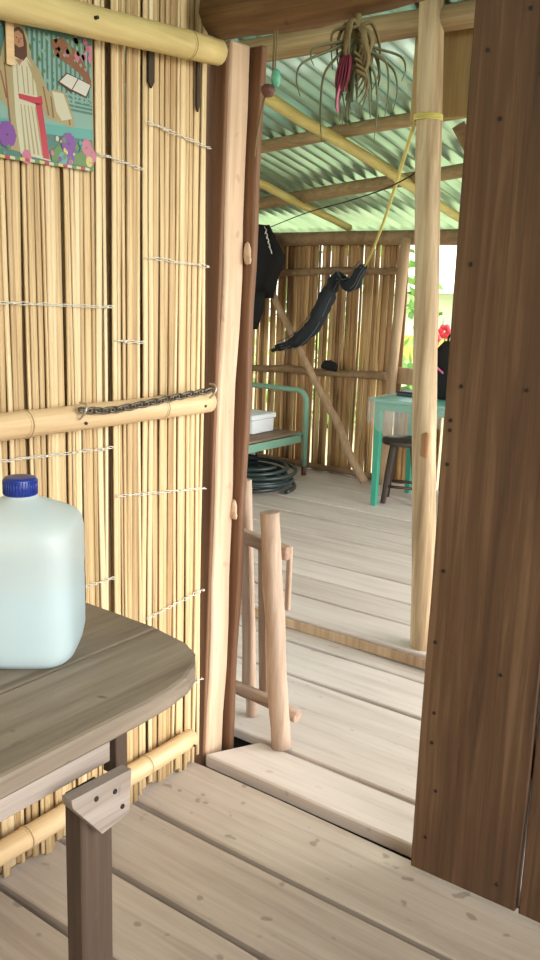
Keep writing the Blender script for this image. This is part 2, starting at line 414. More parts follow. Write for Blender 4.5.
# chain lying along the middle rail
ct = thing('chain', 'rusty steel chain stapled along the middle bamboo pole', 'chain', (-1.39, 1.27, 1.03))
cp = smooth_path([(-1.366,1.222,1.028),(-1.364,1.30,1.021),(-1.364,1.42,1.026),(-1.366,1.53,1.032),(-1.366,1.628,1.037)], 10)
L_ = [0]
for i in range(1, len(cp)): L_.append(L_[-1] + (cp[i]-cp[i-1]).length)
def at_len(d):
    for i in range(1, len(cp)):
        if L_[i] >= d: return lerp(cp[i-1], cp[i], (d-L_[i-1])/max(1e-9, L_[i]-L_[i-1])), (cp[i]-cp[i-1]).normalized()
    return cp[-1], (cp[-1]-cp[-2]).normalized()
d = .006; k = 0
while d < L_[-1]:
    p, tg = at_len(d); nrm = V((1,0,0)).cross(tg).normalized(); side = tg.cross(nrm)
    w = (nrm*.8 + side*.6) if k % 2 else (side*.8 - nrm*.6)
    ring = [p + tg*.0145*math.cos(a)*(1 if abs(math.cos(a)) < .7 else 1.06) + w*.0078*math.sin(a) for a in [2*math.pi*i/14 for i in range(14)]]
    mb = MB(); mb.tube(ring, .0027, 7, 0, False, closed=True); mb.build('link', M['steel'], ct)
    d += .0205; k += 1
for y, z in ((1.221, 1.028), (1.630, 1.036)):
    mb = MB(); mb.tube(smooth_path([(-1.370,y-.004,z-.018),(-1.362,y-.004,z-.012),(-1.355,y,z),(-1.360,y+.005,z+.012),(-1.378,y+.005,z+.014)],5), .0025, 7); mb.build('staple', M['staple'], ct)

# ------------------------------------------------------------------ poster
pt = MB()
def PY(px): return 1.10 + (px-0)/95*.219     # picture columns to the wall's y
def PZ(v):
    v = v + .085*(1-v)
    return 1.777 - v*.275            # 0 top .. 1 bottom
X0p = -1.4315
def poly(pts, mi, lift):
    pts = [(PY(a), PZ(b)) for a, b in pts]
    n = len(pts); x = X0p + lift*.00035
    pt.add([(x, a, b) for a, b in pts], [tuple(range(n))], mi)
def sheet(y0, y1, z0, z1, mi):
    n = 10; vs = []; fs = []
    for s_ in (0, 1):
        for i in range(n+1): 
            y = y0+(y1-y0)*i/n
            vs += [(X0p-.001*s_-.0003, y, z0), (X0p-.001*s_-.0003, y, z1)]
    for i in range(n):
        for s_ in (0,1):
            b = s_*2*(n+1)+2*i; fs.append((b, b+2, b+3, b+1))
    pt.add(vs, fs, mi)
sheet(.985, 1.319, 1.502, 1.777, 0)
poster_mats = [flat('print_teal', (.075,.17,.145), .35), flat('print_pale', (.20,.34,.29), .35), flat('print_cream', (.50,.48,.35), .35), flat('print_tan', (.33,.27,.14), .35),
               flat('print_red', (0.418,0.043,0.065), .35), flat('print_brown', (0.086,0.036,0.022), .35), flat('print_skin', (0.360,0.194,0.108), .35), flat('print_violet', (0.180,0.065,0.274), .35),
               flat('print_pink', (0.468,0.158,0.230), .35), flat('print_green', (0.115,0.216,0.072), .35), flat('print_aqua', (.10,.32,.29), .35), flat('print_page', (0.547,0.533,0.475), .35), flat('print_yellow', (0.518,0.446,0.144), .35), flat('print_rust', (0.216,0.086,0.043), .35)]
Rp = random.Random(5)
# waterfall streaks, steps, water
for i in range(15):
    a = 22+i*5; poly([(a,.06),(a+2.4,.06),(a+2.8,.45+Rp.random()*.1),(a-.4,.5)], 1, 1)
poly([(-45,.6),(95,.58),(95,.72),(-45,.74)], 1, 1.2)
poly([(-45,.74),(95,.68),(95,.76),(-45,.80)], 10, 1.6)
for i in range(6): poly([(62+i*1.5,.45+i*.03),(95,.45+i*.03),(95,.462+i*.03),(60+i*1.5,.465+i*.03)], 1, 1.5)
for i in range(26): # climbing leaves
    a, b = Rp.uniform(26,60), Rp.uniform(.08,.42); r = Rp.uniform(1,2.2); poly([(a-r,b),(a,b-r*.011),(a+r,b),(a,b+r*.011)], 9, 2)
poly([(50,.10),(62,.06),(76,.12),(88,.22),(94,.32),(92,.36),(80,.28),(68,.24),(54,.20)], 13, 2)
for i in range(16):
    a, b = Rp.uniform(66,93), Rp.uniform(.03,.16); r = Rp.uniform(2,3.6); poly([(a+r*math.cos(t), b+r*.011*math.sin(t)) for t in [k*1.0472 for k in range(6)]], 8 if i % 3 else 9, 2.3)
# cloak, robe, sash, head
poly([(4,.16),(12,.06),(20,.05),(26,.12),(29,.26),(38,.34),(46,.47),(53,.44),(64,.45),(73,.62),(74,.70),(62,.68),(44,.66),(40,.60),(46,.97),(6,.93),(8,.66),(-2,.60),(-8,.52)], 3, 3)
poly([(10,.30),(22,.24),(31,.33),(36,.50),(38,.66),(47,.97),(16,.95),(12,.70)], 2, 3.6)
poly([(24,.28),(35,.36),(38,.52),(40,.66),(36,.60),(33,.44)], 3, 4)
poly([(50,.46),(62,.46),(71,.63),(60,.66),(54,.60)], 2, 4)
poly([(15,.53),(33,.53),(39,.51),(40,.57),(34,.58),(16,.565)], 4, 4.4)
poly([(32,.57),(39,.57),(42,.74),(46,.96),(39,.955),(36,.76)], 4, 4.4)
poly([(12,.10),(17,.075),(22,.09),(25,.17),(25,.26),(21,.30),(12,.28),(10,.2)], 5, 4.2)
poly([(13,.12),(17,.10),(21,.12),(22,.19),(19,.235),(15,.235),(12.5,.19)], 6, 4.7)
poly([(13.4,.20),(17,.215),(21.4,.20),(20.5,.245),(17,.265),(14,.245)], 5, 5)
for ex in (15.2, 19.2): poly([(ex-1,.152),(ex,.147),(ex+1,.152),(ex,.157)], 5, 5)
poly([(16.6,.155),(17.6,.155),(18.2,.185),(16.4,.185)], 13, 5)
poly([(21,.29),(17,.34),(13,.30)], 6, 4.6)
for k in range(5): poly([(17+k*3.6,.60),(18+k*3.6,.60),(22+k*4.4,.94),(20+k*4.4,.94)], 3, 4.1)
# open book
poly([(56,.385),(66,.30),(94,.345),(88,.455),(73,.43),(70,.44)], 5, 4)
poly([(58,.38),(66.5,.31),(78,.325),(71,.415)], 11, 4.5)
poly([(72,.415),(79,.327),(92.5,.35),(87,.44)], 11, 4.5)
# flowers along the bottom
def bloom(a, b, r, mi, lift):
    for k in range(9):
        t = k*.698; c = (a+r*.55*math.cos(t), b+r*.0095*math.sin(t)*.6); q = r*.5
        poly([(c[0]+q*math.cos(u), c[1]+q*.0105*math.sin(u)) for u in [j*1.0472 for j in range(6)]], mi, lift+k*.02)
poly([(48,.90),(56,.84),(64,.90),(76,.88),(95,.82),(95,.97),(48,.96)], 9, 4)
bloom(3,.83,9,7,5); bloom(-12,.86,9,7,5); bloom(67,.82,8,7,5); bloom(66,.92,7,7,4.6); bloom(87,.82,6,8,5); bloom(92,.88,6,8,5); bloom(60,.94,5,10,4.8); bloom(90,.93,4,12,5); bloom(22,.965,5,8,5); bloom(-30,.88,8,8,5)
for i in range(28): # bright patterned hem
    a = -45+i*5; poly([(a,.975),(a+5,.978),(a+5,1.0),(a,.998)], (12,4,2,9)[i % 4], 5.6)
for i in range(60):  # dappled foliage and light in the print
    a, b = Rp.uniform(28,94), Rp.uniform(.02,.5); r = Rp.uniform(.7,1.8); mi_ = Rp.choice([0,9,1,0])
    if not (52 < a < 94 and .28 < b < .46): poly([(a-r,b),(a-r*.2,b-r*.010),(a+r,b-.004),(a+r*.3,b+r*.011)], mi_, 2.15)
for i in range(40):
    a, b = Rp.uniform(-40,4), Rp.uniform(.02,.55); r = Rp.uniform(.8,2.2); poly([(a-r,b),(a,b-r*.011),(a+r,b),(a,b+r*.011)], Rp.choice([9,0,1,5]), 2.1)
for x_, y0_, x2_, y1_ in ((2,.34,7,.90),(-2,.4,3,.58),(40,.44,45,.64),(48,.50,50,.65),(56,.48,61,.66),(66,.58,68,.68)):  # folds of the cloak
    poly([(x_,y0_),(x_+1.4,y0_),(x2_+1.8,y1_),(x2_,y1_)], 13, 3.3)
for x_, x2_ in ((14,15),(19,21),(24,25),(29,30)):
    poly([(x_,.33),(x_+1,.33),(x2_+1.2,.52),(x2_,.52)], 3, 4.1)
for i in range(44):
    a, b = Rp.choice([Rp.uniform(-45,8), Rp.uniform(48,94)]), Rp.uniform(.78,.965); r = Rp.uniform(1,2.4)
    poly([(a+r*math.cos(t), b+r*.011*math.sin(t)) for t in [k*1.2566 for k in range(5)]], Rp.choice([7,8,9,9,10,12,2]), 5.2)
po = pt.build('poster', poster_mats)
tag(po, 'colourful printed picture of a robed bearded figure with red sash on the reed wall', 'poster')
mb = MB(); mb.bevbox((-1.4255,1.106,1.664),(-1.4225,1.124,1.80),.001,0,(1,1,3)); 
tag(mb.build('hanging_reed_strip', M['bamboo_y']), 'short pale reed strip hanging over the left side of the printed picture', 'strip')

# ------------------------------------------------------------------ door frame
mb = MB()
mb.bevbox((-1.49,1.727,-.03),(-1.443,1.800,1.836),.006,0,(2,2,14),.007,5, skew=lambda p: (.038*p.z/1.84, 0, 0))
struct(mb.build('trim_2', M['post']))
mb = MB(); mb.bevbox((-1.62,1.735,-.03),(-1.487,1.76,2.1),.004,0,(2,1,6),.0,7, skew=lambda p: (.038*p.z/1.84, 0, 0)); struct(mb.build('gap_filler_board', M['jamb']))  # dark filler board added so the gap beside the post stays dark
mb = MB()
mb.bevbox((-1.490,1.803,-.02),(-1.424,1.826,1.84),.004,0,(2,1,18),.010,9, skew=lambda p: (.046*p.z/1.84, 0, 0))
jb = struct(mb.build('trim_3', M['jamb']))
for x, z in ((-1.400, 1.36), (-1.425, .70)):
    mb = MB(); mb.ball((x, 1.797, z), .013, 0, 10, (.9,.5,2.2)); mb.ball((x+.008, 1.794, z-.016), .008, 0, 8, (1,.6,1.4)); mb.build('wooden_peg', M['post'], jb)
mb = MB(); mb.tube(log_pts((-1.392,1.655,1.868),(.9,1.655,1.915),26,.012,3), [.056+.004*math.sin(i*.7) for i in range(27)], 14, 0, True, .16, 4)
struct(mb.build('trim_4', M['beam']))
mb = MB(); mb.bevbox((-1.50,1.714,-.03),(-1.4465,1.7255,1.82),.003,0,(2,1,12),.0,6, skew=lambda p: (.038*p.z/1.84, 0, 0)); struct(mb.build('post_shade_board', M['jamb']))  # added board; its dark red-brown stands in for the post's shaded side
mb = MB(); mb.bevbox((-3.2,2.592,.024),(1.9,2.601,.060),.002,0,(10,1,1),.002,12); struct(mb.build('trim_9', M['trunk_b']))
# wall above and right of the doorway: vertical planks of the sliding door stand in front of the opening
dr = thing('door_1', '', '', (-.768, 1.643, .012)); del dr['label']; del dr['category']; struct(dr)
for i, (xa, xb) in enumerate(((-.768,-.521),(-.515,-.25),(-.244,.02))):
    mb = MB(); mb.bevbox((xa,1.643,.012),(xb,1.669,2.02),.003,0,(3,1,16),.003,60+i); mb.build('plank', M['door'], dr)
for z in (.35,1.15,1.75):
    mb = MB(); mb.bevbox((-.74,1.670,z-.04),(.0,1.690,z+.04),.003,0,(4,1,1),.002,70); mb.build('batten', M['door'], dr)
for x, z in ((-.735,.10),(-.565,.06),(-.738,.33),(-.738,.40),(-.742,.72),(-.735,1.105),(-.602,1.11),(-.752,1.035),(-.752,1.015),(-.752,.945),(-.748,.56),(-.60,.53),(-.735,1.34),(-.70,1.60),(-.63,1.67),(-.735,1.72),(-.72,.22),(-.66,1.78)):
    mb = MB(); mb.tube([(x,1.650,z),(x,1.6405,z)], .0042, 8); mb.build('nail', M['nail'], dr)

# ------------------------------------------------------------------ round post and the veranda roof
rp = thing('round_post', 'round debarked tree trunk post standing past the doorway', 'post', (-1.274, 2.665, .02))
pp = []; pr = []
for i in range(25):
    z = .02 + 2.16*i/24; x = -1.258 - .132*(z/2.1) + .008*noise.noise(V((z*1.6, 3, 0)))
    pp.append((x, 2.665 + .006*noise.noise(V((z*1.3, 8, 0))), z)); pr.append(.0405 - .001*z/2)
mb = MB(); mb.tube(pp, pr, 18, 0, True, .10, 2); mb.build('trunk', M['trunk'], rp)
mb = MB(); mb.bevbox((-1.296,2.606,.745),(-1.268,2.630,.828),.009,0,(1,1,2),.003,2); mb.build('wooden_wedge', M['wedge'], rp)
mb = MB()
for k in range(3): mb.tube([(-1.374+.043*math.cos(a), 2.665+.043*math.sin(a), 1.80+k*.006) for a in [i*math.pi/10 for i in range(20)]], .0035, 6, closed=True)
mb.build('rope_lashing', M['rope'], rp)

S = .20
def roofz(y): return 1.66 + S*(4.85-y)
def corrugated(name, xa, xb, ya, yb, off, mat, pitch=.080, amp=.018):
    mb = MB(); nx = int((xb-xa)/pitch*8); vs = []; fs = []
    ny = 10
    for j in range(ny+1):
        y = ya + (yb-ya)*j/ny
        for i in range(nx+1):
            x = xa + (xb-xa)*i/nx
            vs.append((x, y, roofz(y)+off+amp*math.sin(2*math.pi*x/pitch) ))
    for j in range(ny):
        for i in range(nx): fs.append((j*(nx+1)+i, j*(nx+1)+i+1, (j+1)*(nx+1)+i+1, (j+1)*(nx+1)+i))
    mb.add(vs, fs, 0, True); o = mb.build(name, mat)
    md = o.modifiers.new('sheet', 'SOLIDIFY'); md.thickness = .0015
    return struct(o)
corrugated('ceiling', -4.6, .5, 2.78, 5.35, .050, M['zinc'])
corrugated('ceiling', -4.6, 1.9, -1.6, 2.95, .070, M['zinc'])
def log(name, label, cat, a, b, r, mat, seed, group, rough=.1, wob=.012, n=16):
    mb = MB(); pts = [p - V(a) for p in log_pts(a, b, n, wob, seed)]
    o = None
    mb.tube([p + V(a) for p in pts], [r*(1+.06*math.sin(i*.9+seed)) for i in range(n+1)], 12, 0, True, rough, seed)
    o = mb.build(name, mat); return tag(o, label, cat, group)
g = 'roof poles under the corrugated sheets'
log('roof_purlin', 'thick roof pole just behind the door beam, nearest of the cross poles', 'roof pole', (-4.4,2.76,roofz(2.76)-.004), (.55,2.64,roofz(2.64)-.0), .040, M['pole_x'], 1, g)
log('roof_purlin', 'middle cross pole under the corrugated roof, over the yellow rafter', 'roof pole', (-4.4,3.90,roofz(3.90)), (.55,2.98,roofz(2.98)), .028, M['pole_x'], 2, g)
log('roof_purlin', 'farthest cross pole under the corrugated roof, near the back wall', 'roof pole', (-4.4,4.72,roofz(4.72)-.01), (.55,3.30,roofz(3.30)-.01), .034, M['pole_x'], 3, g)
log('roof_rafter', 'long yellow bamboo rafter sloping down behind the hanging plant', 'rafter', (-2.23,2.2,roofz(2.2)-.06), (-2.15,4.80,roofz(4.80)-.05), .025, M['rafter'], 4, g)
log('roof_rafter', 'yellow bamboo rafter sloping down at the left, above the black cloth', 'rafter', (-3.04,2.2,roofz(2.2)-.06), (-2.96,4.80,roofz(4.80)-.05), .022, M['rafter'], 5, g)
log('roof_rafter', 'pale rafter behind the round post at the right', 'rafter', (-1.30,2.9,roofz(2.9)-.07), (-1.30,5.2,roofz(5.2)-.06), .026, M['rafter'], 6, g)
# boards hung behind the top of the round post
for (xa, xb, lab) in ((-1.475,-1.40,'narrow brown board hanging at the left of the round post top'), (-1.386,-1.268,'wide brown board hanging at the right of the round post top')):
    mb = MB(); mb.bevbox((xa,2.735,1.815),(xb,2.757,2.15),.003,0,(1,1,4),.003,int(-xa*100)); tag(mb.build('hanging_board', M['board_z']), lab, 'board', 'boards behind the round post')
tag(MB().tube(log_pts((-1.335,2.80,1.80),(-1.12,3.05,1.30),8,.006,9), .022, 10, 0, True, .1, 9).build('roof_brace', M['pole_far']), 'slanting brace pole behind the round post at the right', 'pole')

# ------------------------------------------------------------------ veranda far wall
wf = thing('wall_far', '', '', (-3.4,4.9,0)); del wf['label']; del wf['category']; struct(wf)
mb = MB(); x = -4.5; k = 0
while x < -2.60:
    w = R.choice([.018,.024,.03,.036,.04]); slat(mb, x+w/2, w*1.06, .06, 1.60, 4.905+R.uniform(-.004,.004), 900+k, R.uniform(-.008,.008), flip=-1, thick=.006, segs=12, axis='x')
    x += w + (R.uniform(-.004,0) if R.random() < .66 else R.uniform(.003,.010)); k += 1
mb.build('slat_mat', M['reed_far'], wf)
mb = MB(); x = -2.59; k = 0
while x < 1.4:
    w = R.choice([.024,.03,.036]); slat(mb, x+w/2, w*1.06, .06, .665, 4.905, 1200+k, R.uniform(-.008,.008), flip=-1, thick=.006, segs=6, axis='x')
    x += w + (R.uniform(-.004,0) if R.random() < .66 else R.uniform(.003,.010)); k += 1
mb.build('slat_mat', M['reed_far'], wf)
wlf = MB(); y = 1.9; k = 0
while y < 4.85:
    w = R.choice([.024,.03,.036]); slat(wlf, y+w/2, w, .06, 2.2, -4.5, 1500+k, 0, flip=1, thick=.006, segs=6)
    y += w + (R.uniform(-.004,0) if R.random() < .7 else R.uniform(.003,.008)); k += 1
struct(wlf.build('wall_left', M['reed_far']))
g = 'poles nailed across the far wall'
log('wall_rail', 'thin pole across the far bamboo wall at hammock height', 'wall rail', (-4.4,4.865,1.31), (-2.615,4.865,1.375), .022, M['pole_far'], 11, g)
log('wall_rail', 'low pole across the far bamboo wall above the bed end', 'wall rail', (-4.4,4.865,.685), (-2.68,4.865,.735), .024, M['pole_far'], 12, g)
log('wall_rail', 'bottom pole along the floor of the far bamboo wall', 'wall rail', (-4.4,4.865,.095), (-2.615,4.865,.10), .020, M['pole_far'], 13, g)
log('wall_plate', 'top pole of the far bamboo wall just under the roof', 'wall rail', (-4.4,4.86,1.545), (1.3,4.86,1.60), .045, M['pole_far'], 14, g)
mb = MB(); mb.tube(log_pts((-2.635,4.80,.07),(-2.565,4.80,1.56),10,.006,15), .030, 12, 0, True, .1, 15); tag(mb.build('corner_post', M['trunk_b']), 'leaning pole at the end of the far wall beside the bright opening', 'post')
mb = MB(); mb.bevbox((-2.60,4.85,.70),(1.3,4.895,.80),.004,0,(6,1,1),.004,5); struct(mb.build('trim_5', M['trunk_b']))
tag(MB().tube(log_pts((-3.56,4.755,1.33),(-2.715,4.72,.095),14,.022,16), [.020+.006*i/14 for i in range(15)], 10, 0, True, .12, 16).build('leaning_pole', M['trunk_b']), 'crooked pole leaning diagonally against the far wall between the bed and the green table', 'pole')

# ------------------------------------------------------------------ hanging black clothes, small bag
cl = MB()
def cloth(mb, rows, n=18, fold=.012, y0=4.76, seed=0):
    """rows: (z, xl, xr) from top to bottom; a folded double layer"""
    vs = []; fs = []; m = len(rows)
    for s_ in (0, 1):
        for j, (z, xl, xr) in enumerate(rows):
            for i in range(n+1):
                t = i/n; x = xl+(xr-xl)*t
                e = math.sin(math.pi*t)**.6
                vs.append((x, y0 + (-1 if s_ == 0 else 1)*(.022*e+.002) + fold*math.sin(t*17+seed+j*.25)*e, z + .008*noise.noise(V((x*14, z*9, seed)))))
    Q = m*(n+1)
    for s_ in (0, 1):
        for j in range(m-1):
            for i in range(n):
                a = s_*Q + j*(n+1)+i; fs.append((a, a+1, a+n+2, a+n+1))
    for j in range(m-1):
        for i in (0, n):
            a = j*(n+1)+i; fs.append((a, a+n+1, Q+a+n+1, Q+a))
    for j in (0, m-1):
        for i in range(n):
            a = j*(n+1)+i; fs.append((a, a+1, Q+a+1, Q+a))
    return mb.add(vs, fs, 0, True)
cloth(cl, [(1.635,-3.58,-3.49),(1.59,-3.66,-3.46),(1.53,-3.76,-3.42),(1.45,-3.78,-3.36),(1.40,-3.78,-3.365),(1.33,-3.77,-3.40),(1.26,-3.77,-3.42),(1.18,-3.76,-3.445)], 22, .014, 4.70, 1)
ct2 = thing('shirt', 'black shirt hanging high on the far wall beside the door frame', 'clothing', (-3.63,4.70,1.20))
cl.build('shirt_body', M['black'], ct2)
sl = MB(); cloth(sl, [(1.22,-3.74,-3.47),(1.15,-3.74,-3.48),(1.08,-3.73,-3.49),(.98,-3.70,-3.53)], 12, .010, 4.655, 3); sl.build('sleeve', M['black'], ct2)
mb = MB()
for i in range(5): mb.tube(smooth_path([(-3.50+.01*i,4.66,1.62-.03*i),(-3.48+.01*i,4.655,1.60-.03*i),(-3.49+.015*i,4.655,1.575-.03*i)],4), .003, 5)
mb.build('white_trim', M['paper'], ct2)
mb = MB(); mb.ball((-3.06,4.80,.775), .045, 0, 12, (1.3,.6,.75), .5, 3); mb.ball((-3.02,4.79,.765), .03, 0, 10, (1.2,.6,.8), .5, 5)
tag(mb.build('cloth_bundle', M['black']), 'small dark cloth bundle tucked on the low wall pole', 'bundle')

# ------------------------------------------------------------------ hammock
ht = thing('hammock', 'black net hammock slung over the far wall pole and tied by a yellow rope', 'hammock', (-3.34,4.68,.89))
hp = smooth_path([(-3.345,4.68,.885),(-3.27,4.67,.905),(-3.18,4.66,.95),(-3.08,4.66,1.06),(-3.005,4.67,1.215),(-2.965,4.70,1.325),(-2.915,4.69,1.315),(-2.865,4.66,1.275),(-2.80,4.63,1.295),(-2.745,4.60,1.36),(-2.70,4.57,1.39)], 6)
nn = len(hp); hr = []
for i in range(nn):
    t = i/(nn-1); hr.append(.018 + .042*math.sin(math.pi*min(1,t*1.7))**1.2*(t < .59) + .026*max(0,math.sin(math.pi*max(0,(t-.5)/.5)))*(t >= .5))
mb = MB(); mb.tube(hp, hr, 14, 0, True, .45, 4, flat=.75); mb.build('net_sling', M['net'], ht)
mb = MB()
for s_ in range(-2, 3): mb.tube([p + V((0,-.02,0)) + V((.006*s_, -.004, -.010*s_)) * (1+r*18) for p, r in zip(hp, hr)], .003, 5)
mb.build('net_cord', flat('net_edge', (.09,.11,.12), .8), ht)
mb = MB(); mb.ball((-3.36,4.68,.875), .032, 0, 10, (1.1,.7,.8), .4, 2); mb.tube([(-3.36,4.67,.87),(-3.41,4.66,.85)], .012, 8); mb.build('end_knot', M['black'], ht)
mb = MB()
e0 = V((-1.418, 2.655, 1.785)); e1 = V((-2.70, 4.57, 1.39))
mb.tube([lerp(e0, e1, t/16) + V((0,0,-.05*math.sin(math.pi*t/16))) for t in range(17)], .0065, 7)
mb.build('rope', M['rope'], ht)

# ------------------------------------------------------------------ bed, foam box, hose
bt = thing('bed', 'old green metal bed end with bare boards by the far wall', 'bed', (-3.14,4.675,.07))
def fr(name, pts, r, mat, n=10): 
    mb = MB(); mb.tube(pts, r, n); return mb.build(name, mat, bt)
arch = [(-3.135,4.675,.13),(-3.135,4.675,.545)] + [(-3.135-.07*(1-math.cos(a)), 4.675, .545+.07*math.sin(a)) for a in [i*math.pi/16 for i in range(1,9)]] + [(-3.9,4.675,.615)] + [(-3.9-.07*math.sin(a), 4.675, .615-.07*(1-math.cos(a))) for a in [i*math.pi/16 for i in range(1,9)]] + [(-3.97,4.675,.13)]
fr('end_frame', arch, .017, M['bedgreen'])
for x in (-3.135,-3.97): fr('leg', [(x,4.675,.071),(x,4.675,.135)], .0165, M['rust'])
fr('cross_bar', [(-3.97,4.675,.335),(-3.135,4.675,.335)], .012, M['bedgreen'])
mb = MB(); mb.bevbox((-3.185,3.25,.285),(-3.155,4.66,.335),.003,0,(1,6,1),.002,3); mb.build('side_rail', M['bedgreen'], bt)
mb = MB(); mb.bevbox((-3.95,3.25,.285),(-3.92,4.66,.335),.003,0,(1,6,1),.002,4); mb.build('side_rail', M['bedgreen'], bt)
for i in range(5):
    mb = MB(); xa = -3.95+i*.16; mb.bevbox((xa,3.25,.342),(xa+.155,4.62-.03*(i%2),.358),.003,0,(1,6,1),.003,30+i); mb.build('bed_board', M['deck'], bt)
for x in (-3.17,-3.935): fr('leg', [(x,3.27,.071),(x,3.27,.285)], .017, M['bedgreen'])
bx = thing('foam_box', 'white foam box lying on the bed boards', 'box', (-3.45,4.42,.362))
mb = MB(); mb.bevbox((-3.57,4.30,.362),(-3.275,4.52,.445),.006,0,(2,2,1)); mb.build('box_body', M['foam'], bx)
mb = MB(); mb.bevbox((-3.582,4.288,.446),(-3.263,4.532,.480),.008,0,(2,2,1)); mb.build('box_lid', M['foam'], bx)
mb = MB(); Rh = random.Random(3); pts = []
turns = 8
for i in range(turns*28+1):
    a = 2*math.pi*i/28; tt = i/28
    r = .235 + .035*math.sin(tt*2.1+1) + .014*math.sin(tt*5.3)
    pts.append((-3.20 + r*1.1*math.cos(a), 4.16 + r*.95*math.sin(a), .084 + .019*tt*.85 + .006*math.sin(a*1.0+tt)))
mb.tube(pts, .0125, 8)
tag(mb.build('hose_coil', M['hose']), 'coiled dark garden hose lying on the floor in front of the bed', 'hose')
bb = thing('black_bottle', 'small dark bottle with white paper tag standing under the bed', 'bottle', (-3.31,4.30,.071))
mb = MB(); mb.lathe([(.045,0),(.05,.01),(.05,.12),(.03,.15),(.018,.16),(.018,.175)], (-3.40,4.45,.072), 16); mb.build('bottle_body', M['black'], bb)
mb = MB(); mb.bevbox((-3.375,4.395,.215),(-3.325,4.399,.275),.001,0,(1,1,1), skew=lambda p: (.1*(p.z-.2),0,0)); mb.build('paper_tag', M['paper'], bb)

# ------------------------------------------------------------------ green table with its things, stool
tt_ = thing('table', 'green painted table with thin teal top near the bright opening', 'table', (-1.9,4.5,.07))
mb = MB(); mb.bevbox((-2.435,4.262,.662),(-1.30,4.74,.680),.004,0,(3,2,1)); mb.build('table_top', M['teal'], tt_)
mb = MB(); mb.bevbox((-2.415,4.275,.618),(-1.32,4.293,.661),.003,0,(2,1,1)); mb.bevbox((-2.415,4.70,.618),(-1.32,4.72,.661),.003); mb.bevbox((-2.415,4.294,.618),(-2.397,4.70,.661),.003); mb.bevbox((-1.34,4.294,.618),(-1.32,4.70,.661),.003); mb.build('apron', M['green'], tt_)
for x, y in ((-2.396,4.296),(-1.34,4.296),(-2.396,4.70),(-1.34,4.70)):
    mb = MB(); mb.bevbox((x-.022,y-.02,.071),(x+.022,y+.02,.66),.003,0,(1,1,2), skew=lambda p, x=x, y=y: (-(p.x-x)*.3*(.66-p.z)/.6, -(p.y-y)*.3*(.66-p.z)/.6, 0)); mb.build('leg', M['green'], tt_)
tc_ = MB(); vs = []; fs = []; n = 24
edge = [(-2.485+.002*i, 4.72-i*.02) for i in range(0)] 
path = [(-2.446, 4.72), (-2.446, 4.256), (-1.36, 4.256)]
samples = [lerp((*path[0],0),(*path[1],0),i/10) for i in range(10)] + [lerp((*path[1],0),(*path[2],0),i/26) for i in range(27)]
for i, p in enumerate(samples):
    w = .012*math.sin(i*1.1)
    drop = .16 + .04*math.sin(i*.55) + (.0)
    for z, k in ((.682,0),(.60,.5),(.682-drop,1)):
        out = V((-1,0,0)) if i < 10 else V((0,-1,0))
        vs.append(V((p.x,p.y,z)) + out*(.004 + (w+.014)*k))
for i in range(len(samples)-1):
    for j in range(2): fs.append((i*3+j, i*3+j+1, i*3+j+4, i*3+j+3))
tc_.add(vs, fs, 0, True)
tco = tc_.build('table_cover', M['film']); tag(tco, 'clear plastic cover hanging over the front of the green table', 'table cover')
md = tco.modifiers.new('t', 'SOLIDIFY'); md.thickness = .001
mb = MB(); mb.bevbox((-2.39,4.47,.681),(-2.22,4.60,.700),.003,0,(1,1,1)); mb.bevbox((-2.385,4.475,.7005),(-2.225,4.595,.706),.002,0)
tag(mb.build('notebook', M['note']), 'thin dark notebook lying on the green table', 'notebook')
bp = thing('backpack', 'black backpack with pink strap on the green table', 'bag', (-2.06,4.56,.681))
mb = MB()
rows = [(.06,.09,.05),(.0,.11,.065),(.08,.12,.072),(.18,.118,.068),(.27,.10,.055),(.32,.06,.035)]
vs = []; fs = []; n = 18
for z, a, b in [(0.0,.10,.055),(.02,.118,.068),(.10,.122,.074),(.19,.118,.068),(.27,.095,.055),(.315,.055,.032)]:
    for k in range(n):
        t = 2*math.pi*k/n; c, s_ = math.cos(t), math.sin(t)
        vs.append((-2.10 + a*math.copysign(abs(c)**.6,c), 4.56 + b*math.copysign(abs(s_)**.6,s_), .683+z))
for j in range(5):
    for k in range(n): fs.append((j*n+k, j*n+(k+1)%n, (j+1)*n+(k+1)%n, (j+1)*n+k))
fs += [tuple(reversed(range(n))), tuple(5*n+k for k in range(n))]
mb.add(vs, fs, 0, True); mb.build('bag_body', M['black'], bp)
mb = MB(); mb.tube(smooth_path([(-2.19,4.48,.97),(-2.205,4.463,.94),(-2.185,4.46,.90),(-2.15,4.462,.86),(-2.11,4.465,.83)],6), .008, 8, flat=.5); mb.build('pink_strap', M['pink'], bp)
mb = MB(); mb.tube(smooth_path([(-2.14,4.56,.99),(-2.13,4.56,1.03),(-2.08,4.56,1.03),(-2.07,4.56,.99)],5), .007, 8); mb.build('grab_handle', M['black'], bp)

st = thing('stool', 'dark wooden stool with round seat under the green table', 'stool', (-2.39,4.63,.07))
sx, sy = -2.325, 4.485
mb = MB(); mb.lathe([(.10,.405),(.125,.41),(.13,.42),(.13,.432),(.122,.438)], (sx,sy,0), 24); mb.build('seat', M['stool'], st)
for k in range(4):
    a = math.pi/4 + k*math.pi/2 + .35; c, s_ = math.cos(a), math.sin(a)
    mb = MB(); mb.tube([(sx+.135*c, sy+.12*s_, .072),(sx+.11*c, sy+.10*s_, .24),(sx+.08*c, sy+.08*s_, .405)], [.016,.019,.019], 8, smooth=False); mb.build('leg', M['stool'], st)
for k in range(4):
    a = math.pi/4 + k*math.pi/2 + .35; b_ = a + math.pi/2; r = .132
    mb = MB(); mb.tube([(sx+.13*math.cos(a), sy+.112*math.sin(a), .17),(sx+.13*math.cos(b_), sy+.112*math.sin(b_), .17)], .009, 8); mb.build('stretcher', M['stool'], st)

